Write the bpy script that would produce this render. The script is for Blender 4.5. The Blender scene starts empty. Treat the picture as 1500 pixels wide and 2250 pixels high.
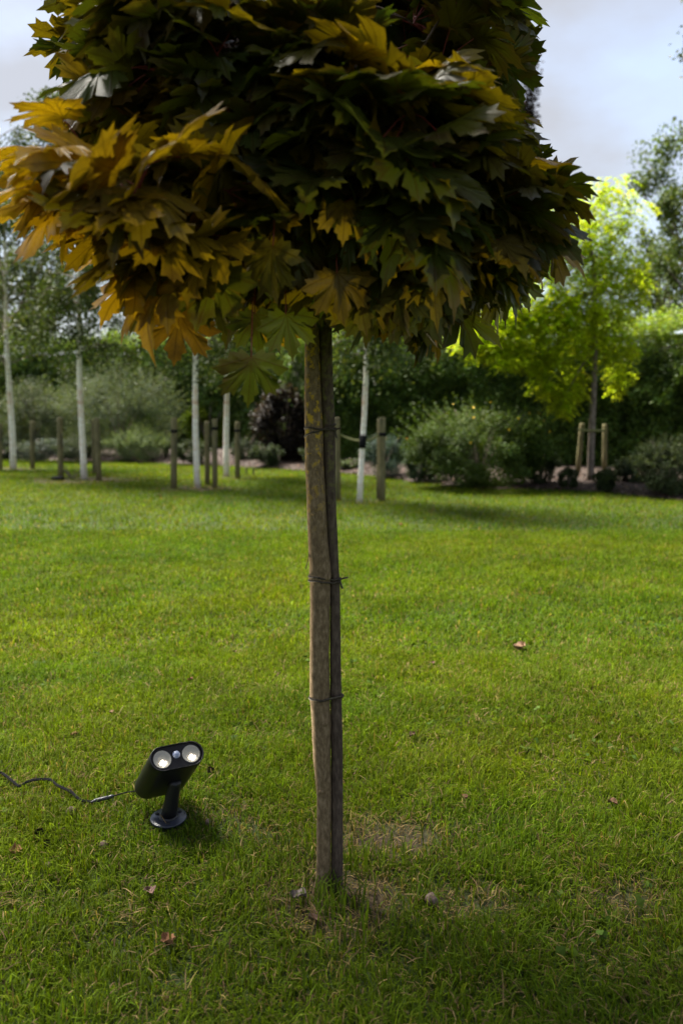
import bpy, math, random
import numpy as np
from mathutils import Vector
rng = np.random.default_rng(11)
random.seed(5)
R = math.radians
SC = bpy.context.scene

# ------------------------------------------------------------------ camera
F_PX, TILT, CAM_H = 1875.0, 7.29, 1.25
cd = bpy.data.cameras.new('camera')
cam = bpy.data.objects.new('camera', cd); SC.collection.objects.link(cam)
cam.location = (0, 0, CAM_H)
cam.rotation_euler = (R(90 - TILT), 0, 0)
cd.sensor_fit = 'VERTICAL'; cd.sensor_height = 36; cd.sensor_width = 24; cd.lens = 30
cd.clip_start = 0.05; cd.clip_end = 2000
cd.dof.use_dof = True; cd.dof.focus_distance = 2.36; cd.dof.aperture_fstop = 2.8
SC.camera = cam
# ------------------------------------------------------------------ sky and sun
SUN_EL, SUN_AZ = 60.0, -46.0       # azimuth clockwise from +Y (the view direction)
w = bpy.data.worlds.new('World'); SC.world = w; w.use_nodes = True
wn, wl = w.node_tree.nodes, w.node_tree.links
wn.clear()
sky = wn.new('ShaderNodeTexSky'); sky.sky_type = 'NISHITA'; sky.sun_disc = False
sky.sun_elevation = R(SUN_EL); sky.sun_rotation = R(SUN_AZ)
sky.air_density = 1.0; sky.dust_density = 1.5; sky.ozone_density = 1.0
tc = wn.new('ShaderNodeTexCoord'); mp = wn.new('ShaderNodeMapping')
mp.inputs['Scale'].default_value = (1.0, 1.0, 2.2); mp.inputs['Location'].default_value = (0.3, 1.7, 0.2)
wl.new(tc.outputs['Generated'], mp.inputs['Vector'])
nz = wn.new('ShaderNodeTexNoise'); nz.inputs['Scale'].default_value = 1.7; nz.inputs['Detail'].default_value = 7
nz.inputs['Roughness'].default_value = 0.52
wl.new(mp.outputs['Vector'], nz.inputs['Vector'])
cr = wn.new('ShaderNodeValToRGB')
cr.color_ramp.elements[0].position = 0.42; cr.color_ramp.elements[0].color = (0.55,)*3 + (1,)
cr.color_ramp.elements[1].position = 0.60; cr.color_ramp.elements[1].color = (0.93,)*3 + (1,)
wl.new(nz.outputs['Fac'], cr.inputs['Fac'])
mx = wn.new('ShaderNodeMix'); mx.data_type = 'RGBA'
wl.new(cr.outputs['Color'], mx.inputs['Factor']); wl.new(sky.outputs['Color'], mx.inputs[6])
mx.inputs[7].default_value = (1.44, 1.45, 1.53, 1)
bg = wn.new('ShaderNodeBackground'); bg.inputs['Strength'].default_value = 0.11
wo = wn.new('ShaderNodeOutputWorld')
wl.new(mx.outputs[2], bg.inputs['Color']); wl.new(bg.outputs[0], wo.inputs[0])
sd = bpy.data.lights.new('sun', 'SUN'); sd.energy = 4.8; sd.angle = R(17.0); sd.color = (1.0, 0.94, 0.84)
sun = bpy.data.objects.new('sun', sd); SC.collection.objects.link(sun)
az, el = R(SUN_AZ), R(SUN_EL)
sdir = Vector((math.sin(az)*math.cos(el), math.cos(az)*math.cos(el), math.sin(el)))
sun.rotation_euler = (-sdir).to_track_quat('-Z', 'Y').to_euler(); sun.location = sdir*30
SC.view_settings.view_transform = 'Standard'; SC.view_settings.look = 'None'
SC.view_settings.exposure = 1.92; SC.view_settings.gamma = 1.0
SC.cycles.max_bounces = 8; SC.cycles.transmission_bounces = 6; SC.cycles.diffuse_bounces = 3
SC.cycles.caustics_reflective = False; SC.cycles.caustics_refractive = False

# ------------------------------------------------------------------ helpers
ct, st = math.cos(R(TILT)), math.sin(R(TILT))
def ray(px, py):
    u, v = (px-750)/F_PX, (1125-py)/F_PX
    return np.array([u, ct+v*st, -st+v*ct])
def at(px, py, Y):
    d = ray(px, py); return np.array([0, 0, CAM_H]) + d*(Y/d[1])
def gnd(px, py, z=0.0):
    d = ray(px, py); return np.array([0, 0, CAM_H]) + d*((z-CAM_H)/d[2])
def proj(p):
    p = np.asarray(p) - np.array([0, 0, CAM_H])
    f = p[1]*ct - p[2]*st; u = p[1]*st + p[2]*ct
    return (750+F_PX*p[0]/f, 1125-F_PX*u/f)
def nrm(a):
    a = np.asarray(a, float); return a/np.maximum(np.linalg.norm(a, axis=-1, keepdims=True), 1e-9)

class MB:
    """collects vertices, faces, vertex colours and uvs for ONE mesh"""
    def __init__(s): s.v=[]; s.c=[]; s.u=[]; s.f=[]; s.n=0
    def add(s, V, F, col=(.5,.5,.5), uv=None, mat=0, smooth=True):
        V = np.asarray(V, np.float32).reshape(-1,3); k=len(V)
        C = np.broadcast_to(np.asarray(col, np.float32), (k,3))
        s.v.append(V); s.c.append(C); s.u.append(np.zeros((k,2),np.float32) if uv is None else np.asarray(uv,np.float32))
        if isinstance(F, np.ndarray): F=[F]
        elif len(F) and not isinstance(F[0], np.ndarray):
            d={}
            for q in F: d.setdefault(len(q),[]).append(q)
            F=[np.array(x) for x in d.values()]
        for q in F:
            if len(q): s.f.append((np.asarray(q,np.int32)+s.n, mat, smooth))
        s.n += k; return s
    def build(s, name, mats, parent=None, label=None, loc=None):
        me = bpy.data.meshes.new(name)
        V = np.concatenate(s.v); me.vertices.add(len(V))
        if loc is not None: V = V - np.asarray(loc, np.float32)
        me.vertices.foreach_set('co', V.ravel())
        loops = np.concatenate([f.ravel() for f,_,_ in s.f])
        tot = np.concatenate([np.full(len(f), f.shape[1], np.int32) for f,_,_ in s.f])
        start = np.concatenate([[0], np.cumsum(tot)[:-1]]).astype(np.int32)
        me.loops.add(len(loops)); me.polygons.add(len(tot))
        me.loops.foreach_set('vertex_index', loops.astype(np.int32))
        me.polygons.foreach_set('loop_start', start)
        me.polygons.foreach_set('material_index', np.concatenate([np.full(len(f),m,np.int32) for f,m,_ in s.f]))
        me.polygons.foreach_set('use_smooth', np.concatenate([np.full(len(f),sm,bool) for f,_,sm in s.f]))
        me.update(calc_edges=True)
        ca = me.color_attributes.new('Col', 'FLOAT_COLOR', 'POINT')
        C = np.concatenate(s.c); ca.data.foreach_set('color', np.hstack([C, np.ones((len(C),1),np.float32)]).astype(np.float32).ravel())
        ul = me.uv_layers.new(name='UVMap'); U = np.concatenate(s.u)
        ul.data.foreach_set('uv', U[loops].ravel())
        me.validate()
        for m in (mats if isinstance(mats,(list,tuple)) else [mats]): me.materials.append(m)
        o = bpy.data.objects.new(name, me); SC.collection.objects.link(o)
        if parent: o.parent = parent
        if loc is not None: o.location = loc
        if label: o['label'] = label
        return o
def tag(o, label, cat, group=None):
    o['label']=label; o['category']=cat
    if group: o['group']=group
    return o
def thing(name, label, cat, loc, group=None):
    o = bpy.data.objects.new(name, None); SC.collection.objects.link(o); o.location = tuple(map(float,loc))
    o.empty_display_size=.1
    return tag(o, label, cat, group)
def kind(o, k, label=None):
    o['kind']=k
    if label: o['label']=label
    return o

def tube(P, rad, n=10, caps=True, bump=0.0, squash=None, seed=0):
    """a tapered tube along the points P; returns vertices, faces"""
    P = np.asarray(P,float); rad = np.broadcast_to(np.asarray(rad,float),(len(P),))
    T = nrm(np.gradient(P,axis=0)); ref = np.array([0,0,1.]) if abs(T[:,2]).mean()<.7 else np.array([0,1.,0])
    A = nrm(np.cross(T,ref)); B = nrm(np.cross(A,T))
    a = np.linspace(0,2*math.pi,n,endpoint=False)
    rr = np.ones((len(P),n))
    if bump:
        r0 = np.random.default_rng(seed); q = r0.normal(0,1,(len(P),n))
        q = (q+np.roll(q,1,1)+np.roll(q,-1,1))/1.7; rr = 1+bump*q
    ca, sa = np.cos(a), np.sin(a)
    V = P[:,None,:] + (rad[:,None]*rr)[...,None]*(ca[None,:,None]*A[:,None,:]+sa[None,:,None]*B[:,None,:])
    m=len(P); i=np.arange(m-1)[:,None]*n; j=np.arange(n)[None,:]; j2=(j+1)%n
    F = np.stack([i+j,i+j2,i+n+j2,i+n+j],-1).reshape(-1,4)
    V = V.reshape(-1,3); Fs=[F]
    if caps:
        V = np.vstack([V,P[0],P[-1]]); c0=m*n; jj=np.arange(n)
        Fs.append(np.stack([np.full(n,c0),(jj+1)%n,jj],-1)); Fs.append(np.stack([np.full(n,c0+1),(m-1)*n+jj,(m-1)*n+(jj+1)%n],-1))
    return V,Fs
def smooth_path(P, k=8):
    """Catmull-Rom through P"""
    P=np.asarray(P,float); Q=np.vstack([2*P[0]-P[1],P,2*P[-1]-P[-2]]); out=[]
    for i in range(1,len(Q)-2):
        for t in np.linspace(0,1,k,endpoint=False):
            p0,p1,p2,p3=Q[i-1:i+3]
            out.append(.5*((2*p1)+(p2-p0)*t+(2*p0-5*p1+4*p2-p3)*t*t+(3*p1-p0-3*p2+p3)*t**3))
    out.append(P[-1]); return np.array(out)
def vnoise(P, scale, seed=0):
    """value noise of 2-D points, 0..1"""
    r = np.random.default_rng(seed); G = r.random((256,256))
    q = np.asarray(P)[:, :2]*scale+1000; i = np.floor(q).astype(int); f = q-i; f=f*f*(3-2*f)
    g=lambda a,b: G[(i[:,0]+a)%256,(i[:,1]+b)%256]
    return (g(0,0)*(1-f[:,0])+g(1,0)*f[:,0])*(1-f[:,1])+(g(0,1)*(1-f[:,0])+g(1,1)*f[:,0])*f[:,1]

# ------------------------------------------------------------------ materials
def mat(name):
    m = bpy.data.materials.new(name); m.use_nodes=True; n=m.node_tree.nodes; n.clear()
    return m, n, m.node_tree.links
def out(n,l,s): o=n.new('ShaderNodeOutputMaterial'); l.new(s,o.inputs[0])
def leaf_mat(name, gloss=.35, trans=.4, tint=(1.25,1.15,.45), veins=False, blotch=None, spec=.4, nscale=9):
    m,n,l = mat(name)
    a = n.new('ShaderNodeAttribute'); a.attribute_name='Col'; col=a.outputs['Color']
    if blotch:
        tx=n.new('ShaderNodeTexCoord'); nz=n.new('ShaderNodeTexNoise'); nz.inputs['Scale'].default_value=nscale; nz.inputs['Detail'].default_value=4
        l.new(tx.outputs['Object'],nz.inputs['Vector'])
        mr=n.new('ShaderNodeMapRange'); mr.inputs[1].default_value=.52; mr.inputs[2].default_value=.72; mr.inputs[4].default_value=.8
        l.new(nz.outputs['Fac'],mr.inputs[0])
        mm=n.new('ShaderNodeMix'); mm.data_type='RGBA'; l.new(mr.outputs[0],mm.inputs['Factor']); l.new(col,mm.inputs[6]); mm.inputs[7].default_value=blotch+(1,)
        col=mm.outputs[2]
    bump=None
    if veins:
        uv=n.new('ShaderNodeUVMap'); uv.uv_map='UVMap'; sx=n.new('ShaderNodeSeparateXYZ'); l.new(uv.outputs[0],sx.inputs[0])
        def M(op,x,y=None,z=None):
            k=n.new('ShaderNodeMath'); k.operation=op
            for i,q in enumerate((x,y,z)):
                if q is None: continue
                if isinstance(q,(int,float)): k.inputs[i].default_value=q
                else: l.new(q,k.inputs[i])
            return k.outputs[0]
        ax=M('ABSOLUTE',sx.outputs[0]); ang=M('ARCTAN2',ax,sx.outputs[1])
        r=M('SQRT',M('ADD',M('MULTIPLY',ax,ax),M('MULTIPLY',sx.outputs[1],sx.outputs[1])))
        d=M('MINIMUM',M('MINIMUM',M('ABSOLUTE',ang),M('ABSOLUTE',M('SUBTRACT',ang,.66))),M('ABSOLUTE',M('SUBTRACT',ang,1.29)))
        d=M('MULTIPLY',d,r)
        v=n.new('ShaderNodeMapRange'); v.inputs[1].default_value=.006; v.inputs[2].default_value=.02; v.inputs[3].default_value=1; v.inputs[4].default_value=0
        l.new(d,v.inputs[0])
        # side veins, herringbone away from each main vein
        w1=M('SINE',M('MULTIPLY',M('SUBTRACT',r,M('MULTIPLY',d,1.0)),62.0)); w2=M('MULTIPLY',M('GREATER_THAN',w1,.93),.45)
        vv=M('MAXIMUM',v.outputs[0],w2)
        mm=n.new('ShaderNodeMix'); mm.data_type='RGBA'; l.new(M('MULTIPLY',vv,.42),mm.inputs['Factor']); l.new(col,mm.inputs[6]); mm.inputs[7].default_value=(.05,.022,.004,1)
        col=mm.outputs[2]
        bp=n.new('ShaderNodeBump'); bp.inputs['Strength'].default_value=.5; bp.inputs['Distance'].default_value=.002; l.new(vv,bp.inputs['Height']); bump=bp.outputs[0]
    p=n.new('ShaderNodeBsdfPrincipled'); p.inputs['Roughness'].default_value=gloss; p.inputs['Specular IOR Level'].default_value=spec
    l.new(col,p.inputs['Base Color'])
    t=n.new('ShaderNodeBsdfTranslucent'); tm=n.new('ShaderNodeMix'); tm.data_type='RGBA'; tm.blend_type='MULTIPLY'; tm.inputs['Factor'].default_value=1
    l.new(col,tm.inputs[6]); tm.inputs[7].default_value=tint+(1,); l.new(tm.outputs[2],t.inputs['Color'])
    if bump: l.new(bump,p.inputs['Normal'])
    s=n.new('ShaderNodeMixShader'); s.inputs[0].default_value=trans; l.new(p.outputs[0],s.inputs[1]); l.new(t.outputs[0],s.inputs[2])
    out(n,l,s.outputs[0]); return m
def noise_mat(name, cols, scale=(8,8,8), detail=6, rough=.8, bump=.3, bdist=.01, pos=(.3,.7), spots=None, second=None, spec=.3):
    """noise between two or three colours in object space; spots=(colour, scale, lo, hi)"""
    m,n,l=mat(name); tx=n.new('ShaderNodeTexCoord'); mp=n.new('ShaderNodeMapping'); mp.inputs['Scale'].default_value=scale
    l.new(tx.outputs['Object'],mp.inputs[0]); nz=n.new('ShaderNodeTexNoise'); nz.inputs['Scale'].default_value=1; nz.inputs['Detail'].default_value=detail; nz.inputs['Roughness'].default_value=.62
    l.new(mp.outputs[0],nz.inputs['Vector']); r=n.new('ShaderNodeValToRGB'); l.new(nz.outputs['Fac'],r.inputs[0])
    e=r.color_ramp.elements
    e[0].position=pos[0]; e[0].color=cols[0]+(1,); e[1].position=pos[1]; e[1].color=cols[-1]+(1,)
    if len(cols)==3: q=e.new((pos[0]+pos[1])/2); q.color=cols[1]+(1,)
    col=r.outputs[0]
    for sp in (spots or []):
        n2=n.new('ShaderNodeTexNoise'); n2.inputs['Scale'].default_value=1; n2.inputs['Detail'].default_value=5; n2.inputs['Roughness'].default_value=.65
        m2=n.new('ShaderNodeMapping'); m2.inputs['Scale'].default_value=sp[1]; m2.inputs['Location'].default_value=(3.3,1.7,sp[4] if len(sp)>4 else 5.1)
        l.new(tx.outputs['Object'],m2.inputs[0]); l.new(m2.outputs[0],n2.inputs['Vector'])
        mr=n.new('ShaderNodeMapRange'); mr.inputs[1].default_value=sp[2]; mr.inputs[2].default_value=sp[3]; l.new(n2.outputs['Fac'],mr.inputs[0])
        f=mr.outputs[0]
        if len(sp)>5:      # only between two heights (object space z)
            sz=n.new('ShaderNodeSeparateXYZ'); l.new(tx.outputs['Object'],sz.inputs[0])
            mh=n.new('ShaderNodeMapRange'); mh.inputs[1].default_value=sp[5]; mh.inputs[2].default_value=sp[6]; l.new(sz.outputs[2],mh.inputs[0])
            mu=n.new('ShaderNodeMath'); mu.operation='MULTIPLY'; l.new(f,mu.inputs[0]); l.new(mh.outputs[0],mu.inputs[1]); f=mu.outputs[0]
        mm=n.new('ShaderNodeMix'); mm.data_type='RGBA'; l.new(f,mm.inputs['Factor']); l.new(col,mm.inputs[6]); mm.inputs[7].default_value=sp[0]+(1,); col=mm.outputs[2]
    p=n.new('ShaderNodeBsdfPrincipled'); p.inputs['Roughness'].default_value=rough; p.inputs['Specular IOR Level'].default_value=spec; l.new(col,p.inputs['Base Color'])
    if bump:
        b=n.new('ShaderNodeBump'); b.inputs['Strength'].default_value=bump; b.inputs['Distance'].default_value=bdist; l.new(nz.outputs['Fac'],b.inputs['Height']); l.new(b.outputs[0],p.inputs['Normal'])
    out(n,l,p.outputs[0]); return m
def plain(name,col,rough=.5,metal=0.,spec=.5,emit=None,es=0):
    m,n,l=mat(name); p=n.new('ShaderNodeBsdfPrincipled'); p.inputs['Base Color'].default_value=col+(1,); p.inputs['Roughness'].default_value=rough
    p.inputs['Metallic'].default_value=metal; p.inputs['Specular IOR Level'].default_value=spec
    if emit: p.inputs['Emission Color'].default_value=emit+(1,); p.inputs['Emission Strength'].default_value=es
    out(n,l,p.outputs[0]); return m
def vcol_mat(name, rough=.85, bump=.0, mulnoise=None, spec=.2):
    m,n,l=mat(name); a=n.new('ShaderNodeAttribute'); a.attribute_name='Col'; col=a.outputs['Color']
    p=n.new('ShaderNodeBsdfPrincipled'); p.inputs['Roughness'].default_value=rough; p.inputs['Specular IOR Level'].default_value=spec
    if mulnoise:
        tx=n.new('ShaderNodeTexCoord'); nz=n.new('ShaderNodeTexNoise'); nz.inputs['Scale'].default_value=mulnoise; nz.inputs['Detail'].default_value=8; nz.inputs['Roughness'].default_value=.7
        l.new(tx.outputs['Object'],nz.inputs['Vector']); mr=n.new('ShaderNodeMapRange'); mr.inputs[1].default_value=.3; mr.inputs[2].default_value=.7; mr.inputs[3].default_value=.55; mr.inputs[4].default_value=1.5; l.new(nz.outputs['Fac'],mr.inputs[0])
        vm=n.new('ShaderNodeVectorMath'); vm.operation='SCALE'; l.new(col,vm.inputs[0]); l.new(mr.outputs[0],vm.inputs['Scale']); col=vm.outputs[0]
        b=n.new('ShaderNodeBump'); b.inputs['Strength'].default_value=.6; b.inputs['Distance'].default_value=.02; l.new(nz.outputs['Fac'],b.inputs['Height']); l.new(b.outputs[0],p.inputs['Normal'])
    l.new(col,p.inputs['Base Color']); out(n,l,p.outputs[0]); return m

M_maple = leaf_mat('maple_leaf', gloss=.40, trans=.5, tint=(1.1,1.2,.28), veins=True, blotch=(.045,.022,.012), spec=.32, nscale=14)
M_leaf  = leaf_mat('foliage_leaf', gloss=.5, trans=.35, spec=.14)
M_lime  = leaf_mat('golden_leaf', gloss=.5, trans=.62, tint=(1.2,1.2,.4), spec=.12)
M_laurel= leaf_mat('laurel_leaf', gloss=.42, trans=.45, spec=.2)
M_grass = leaf_mat('grass_blade', gloss=.5, trans=.45, tint=(1.15,1.15,.4), spec=.04)
M_stem  = plain('petiole_red',(.16,.018,.014),.5)
M_flower= plain('flower_yellow',(.75,.38,.01),.5)
M_bark  = noise_mat('maple_bark',spec=.08,rough=.95,cols=[(.085,.058,.032),(.150,.107,.060),(.235,.172,.105)],scale=(140,140,60),bump=.5,bdist=.0012,pos=(.3,.7),
            spots=[((.06,.04,.028),(30,30,10),.60,.80,9.,2.,0.0),((.40,.26,.03),(65,65,60),.53,.62,2.,.92,1.2),((.10,.035,.015),(14,14,6),.6,.8,7.)])
M_stakebark = noise_mat('pole_bark',spec=.08,rough=.95,cols=[(.038,.028,.020),(.068,.05,.038),(.11,.083,.062)],scale=(120,120,40),bump=.4,bdist=.001,pos=(.3,.7),
            spots=[((.12,.12,.035),(60,60,60),.5,.68,4.,.75,1.2)])
M_birch = noise_mat('birch_bark',[(.36,.30,.22),(.74,.67,.54),(.86,.82,.73)],scale=(7,7,30),bump=.3,pos=(.2,.6),
            spots=[((.045,.038,.03),(9,9,55),.66,.72,1.),((.55,.30,.16),(3,3,4),.5,.72,8.)])
M_post  = noise_mat('treated_post',[(.08,.068,.028),(.165,.142,.064),(.24,.208,.112)],scale=(25,25,5),bump=.4,pos=(.3,.8),spots=[((.05,.045,.03),(6,6,3),.55,.75,2.)])
M_greybark=noise_mat('grey_bark',[(.05,.038,.028),(.15,.12,.09),(.24,.2,.16)],scale=(30,30,10),bump=.6)
M_rope  = noise_mat('rope_tie',[(.02,.016,.012),(.07,.055,.035)],scale=(120,120,120),bump=.5,bdist=.002)
M_rubber= plain('rubber_black',(.008,.008,.009),.85,spec=.1)
M_strap = plain('strap_webbing',(.16,.16,.05),.8)

def leafcloud(mb, C, size, base, var=.25, up=.5, aspect=.5, out_dir=None, mat=0, r=rng, fold=.0, hang=0.):
    """four-vertex leaves around centres C"""
    n=len(C); size=np.broadcast_to(np.asarray(size,float),(n,))*r.uniform(.7,1.25,n)
    N=r.normal(0,1,(n,3)); N[:,2]+=up*2.2
    if out_dir is not None: N+=out_dir*.9
    N=nrm(N); A=r.normal(0,1,(n,3)); A[:,2]-=hang; A=nrm(A-N*(A*N).sum(1,keepdims=True)); B=np.cross(N,A)
    L=size[:,None]*.5; W=L*aspect
    V=np.stack([C-A*L, C+B*W-N*L*.12, C+A*L-N*L*.1, C-B*W-N*L*.12],1).reshape(-1,3)
    F=np.arange(4*n,dtype=np.int32).reshape(n,4)
    base=np.asarray(base,float)
    if base.ndim==1: base=np.broadcast_to(base,(n,3))
    k=np.exp(r.normal(0,var,(n,1))); hue=r.normal(0,var*.35,(n,1))
    col=np.clip(base*k*np.hstack([1+hue,np.ones((n,1)),1-hue]),.002,1)
    mb.add(V,F,np.repeat(col,4,0),mat=mat,smooth=False)
def ellip(n, c, rad, shell=.55, r=rng, zmin=None):
    d=nrm(r.normal(0,1,(n,3))); q=(shell+(1-shell)*r.random((n,1))**.6)
    return np.asarray(c)+d*q*np.asarray(rad), d
def clumps_on(c, rad, k, cr, r=rng):
    """k clump centres spread through an ellipsoid, each with a radius"""
    d=nrm(r.normal(0,1,(k,3))); q=r.uniform(.45,1,(k,1)); return np.asarray(c)+d*q*np.asarray(rad), cr*r.uniform(.6,1.3,k)

# ------------------------------------------------------------------ ground
edge_px=[(-900,1012),(-200,1008),(0,1010),(150,1014),(330,1019),(500,1026),(640,1034),(760,1042),(850,1052),(930,1064),(1050,1074),(1150,1077),(1250,1080),(1350,1086),(1430,1095),(1500,1104),(1620,1120),(1900,1160)]
edge=smooth_path([gnd(a,b)[:2].tolist()+[0] for a,b in edge_px],6)
def lawn_far(x):   # Y of the lawn edge at x
    return np.interp(x, edge[:,0], edge[:,1])
TR=gnd(722,1955)
def bare(P):
    """how bare the lawn is, 0..1"""
    P=np.asarray(P); b=np.zeros(len(P))
    def spot(px,py,rx,ry,k,z=0):
        c=gnd(px,py); d=np.sqrt(((P[:,0]-c[0])/rx)**2+((P[:,1]-c[1])/ry)**2)
        return k*np.clip(1.3-d,0,1)
    nz=vnoise(P,9,3)*.6+vnoise(P,23,4)*.4
    for s in [(728,1972,.20,.16,1.0),(760,2040,.12,.08,.6),(860,1850,.3,.13,.66),(680,1830,.22,.16,.55),(560,1790,.22,.1,.5),(640,1960,.1,.08,.6),(980,1990,.2,.1,.45),(1400,1990,.2,.12,.5),
              (180,1056,.9,.7,1.0),(430,1075,.7,.45,.9),(25,1032,.7,.5,.7),(500,1050,.5,.4,.5),(800,1104,.45,.3,.5)]:
        b=np.maximum(b,spot(*s))
    return np.clip(b*1.3*(nz*2.4-.45)-.08,0,.93)
xs=np.concatenate([np.linspace(-16,-3.2,60),np.linspace(-3,3,180),np.linspace(3.2,16,60)])
ts=np.concatenate([np.linspace(0,.35,150),np.linspace(.36,1,90)])
X=np.repeat(xs[None,:],len(ts),0); Yf=lawn_far(xs); Y0=-6.0
Yg=Y0+(Yf[None,:]-Y0)*ts[:,None]
Yg=np.where(ts[:,None]<=1, Yg, Yg)
G=np.stack([X,Yg,np.full_like(X,.004)],-1).reshape(-1,3)
ny,nx=X.shape; i=np.arange(ny-1)[:,None]*nx; j=np.arange(nx-1)[None,:]
F=np.stack([i+j,i+j+1,i+nx+j+1,i+nx+j],-1).reshape(-1,4)
bb=bare(G)[:,None]; C=(1-bb)*np.array([.030,.045,.010])+bb*np.array([.055,.036,.022])
M_soil=vcol_mat('lawn_soil',mulnoise=40)
kind(MB().add(G,F,C).build('lawn',M_soil),'structure','mown green lawn')
# base ground to the horizon and the mulched bed beyond the lawn edge
M_field=noise_mat('field',[(.03,.045,.012),(.055,.075,.02)],scale=(.6,.6,.6),bump=0)
q=np.array([[-400,-400,-.02],[400,-400,-.02],[400,900,-.02],[-400,900,-.02]])
kind(MB().add(q,[(0,1,2,3)]).build('ground',M_field),'structure','flat ground reaching to the horizon')
M_bed=noise_mat('bed_mulch',[(.014,.009,.006),(.036,.022,.015),(.075,.048,.036)],scale=(9,9,9),detail=9,bump=1,bdist=.05,pos=(.3,.7))
bx=np.linspace(-16,16,120); Vb=[]
for s in (0,.15,.4,1,3.5,9): Vb.append(np.stack([bx,lawn_far(bx)+s,np.full_like(bx,[.000,.03,.06,.09,.12,.1][[0,.15,.4,1,3.5,9].index(s)])],-1))
Vb=np.concatenate(Vb); n_=len(bx); i=np.arange(5)[:,None]*n_; j=np.arange(n_-1)[None,:]
kind(MB().add(Vb,np.stack([i+j,i+j+1,i+n_+j+1,i+n_+j],-1).reshape(-1,4)).build('flower_bed',M_bed),'structure','mulched planting bed beyond the lawn')
# bark chips
n=9000; x=rng.uniform(-10,8,n); s=rng.random(n)**1.6*2.6; P=np.stack([x,lawn_far(x)+s-.05,.02+np.interp(s,[0,.15,.4,1,3.5],[0,.03,.06,.09,.12])],-1)
mb=MB(); cb=np.array([(.07,.04,.028),(.045,.026,.018),(.13,.085,.065),(.03,.018,.012)])[rng.integers(0,4,n)]
leafcloud(mb,P,.055,cb,var=.25,up=1.3,aspect=.5)
kind(mb.build('bark_mulch',M_soil.copy() if False else vcol_mat('bark_chip')),'stuff','brown bark mulch spread over the bed')

# ------------------------------------------------------------------ grass
def grass(mb, n, y0, y1, h, wd, seg, seed, dens_pow=0.):
    r=np.random.default_rng(seed); m=int(n*1.7)
    y=r.uniform(y0,y1,m) ; hw=.415*(y*1.0+.25)+.35; hmax=hw.max()
    x=r.uniform(-hmax,hmax,m); k=(abs(x)<hw)&(y<lawn_far(x)+.03); x,y=x[k][:n],y[k][:n]
    P=np.stack([x,y],-1); b=bare(P); k=r.random(len(P))>b*.93; P=P[k]; b=b[k]; n=len(P)
    press=np.clip((np.hypot(P[:,0]-LBX,P[:,1]-LBY)-.045)/.03,.28,1)
    t1=vnoise(P,5.5,21)*.6+vnoise(P,14,22)*.4; t2=vnoise(P,2.1,23); t3=vnoise(P,.7,24)
    L=h*(.45+1.1*t1)*r.uniform(.55,1.3,n)*(1-.4*b)*press
    ang=r.uniform(0,2*math.pi,n)*.75+vnoise(P,7,25)*6.; lean=np.clip(r.normal(.85,.5,n),.05,2.2)
    H=np.stack([np.cos(ang),np.sin(ang),np.zeros(n)],-1); S=np.stack([-H[:,1],H[:,0],np.zeros(n)],-1)
    Z=np.array([0,0,1.]); B=np.hstack([P,np.full((n,1),.002)])
    W=(wd*r.uniform(.6,1.4,n))[:,None]*S*.5; L=L[:,None]; le=lean[:,None]
    mid=B+H*L*le*.3+Z*L*.55; tip=B+H*L*le*.75+Z*L*np.clip(1.0-.36*le**1.4,.12,1)
    g=np.array([.058,.110,.006]); yl=np.array([.126,.160,.007]); bl=np.array([.044,.105,.012]); stw=np.array([.22,.16,.065])
    a=(r.random(n)*.6+t2*.6-.1)[:,None]; col=g*(1-a)+yl*a; a2=(np.clip(t3*1.2-.3,0,1)*r.random(n))[:,None]; col=col*(1-a2)+bl*a2
    dead=(r.random(n)<(.07+.7*b+.12*np.clip(vnoise(P,3.1,29)-.6,0,1)*2)*1.0)[:,None]; col=np.where(dead,stw*r.uniform(.5,1.1,(n,1)),col)
    col*=np.exp(r.normal(0,.3,(n,1))+(vnoise(P,3.3,41)[:,None]-.5)*.35)
    if seg==2:
        V=np.stack([B-W,B+W,mid-W*.85,mid+W*.85,tip],1).reshape(-1,3); o=np.arange(n)[:,None]*5
        mb.add(V,[o+np.array([[0,1,3,2]]),o+np.array([[2,3,4]])],np.repeat(col,5,0))
    else:
        V=np.stack([B-W,B+W,tip],1).reshape(-1,3); o=np.arange(n)[:,None]*3
        mb.add(V,[o+np.array([[0,1,2]])],np.repeat(col,3,0))
LBX,LBY,_=gnd(371,1815)
mb=MB()
grass(mb,250000,1.0,4.2,.047,.0028,2,1)
grass(mb,230000,4.2,8.2,.050,.0046,2,2)
grass(mb,330000,8.2,21,.048,.0095,1,3)
# dead thatch lying between the living blades
def thatch(n,y0,y1,seed):
    r=np.random.default_rng(seed); y=r.uniform(y0,y1,n); x=r.uniform(-1,1,n)*(.415*(y+.25)+.35); P=np.stack([x,y],-1)
    k=r.random(n)<.25+.75*(vnoise(P,6,51)>.55)*vnoise(P,1.3,52)*1.3+bare(P); P=P[k]; n=len(P); a=r.uniform(0,6.28,n); L=r.uniform(.015,.05,n)[:,None]; H=np.stack([np.cos(a),np.sin(a),r.uniform(-.1,.5,n)],-1); S=np.stack([-np.sin(a),np.cos(a),0*a],-1)*.0013
    B=np.hstack([P,r.uniform(.006,.03,(n,1))]); T_=B+H*L; T_[:,2]=np.maximum(T_[:,2],.006); M_=(B+T_)/2+[0,0,.004]
    V=np.stack([B-S,B+S,M_-S,M_+S,T_],1).reshape(-1,3); o=np.arange(n)[:,None]*5; c=np.array([(.24,.17,.08),(.13,.085,.045),(.19,.15,.05)])[r.integers(0,3,n)]*np.exp(r.normal(0,.25,(n,1)))
    mb.add(V,[o+np.array([[0,1,3,2]]),o+np.array([[2,3,4]])],np.repeat(c,5,0))
thatch(30000,1.0,4.5,61); thatch(8000,4.5,8,62)
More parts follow.
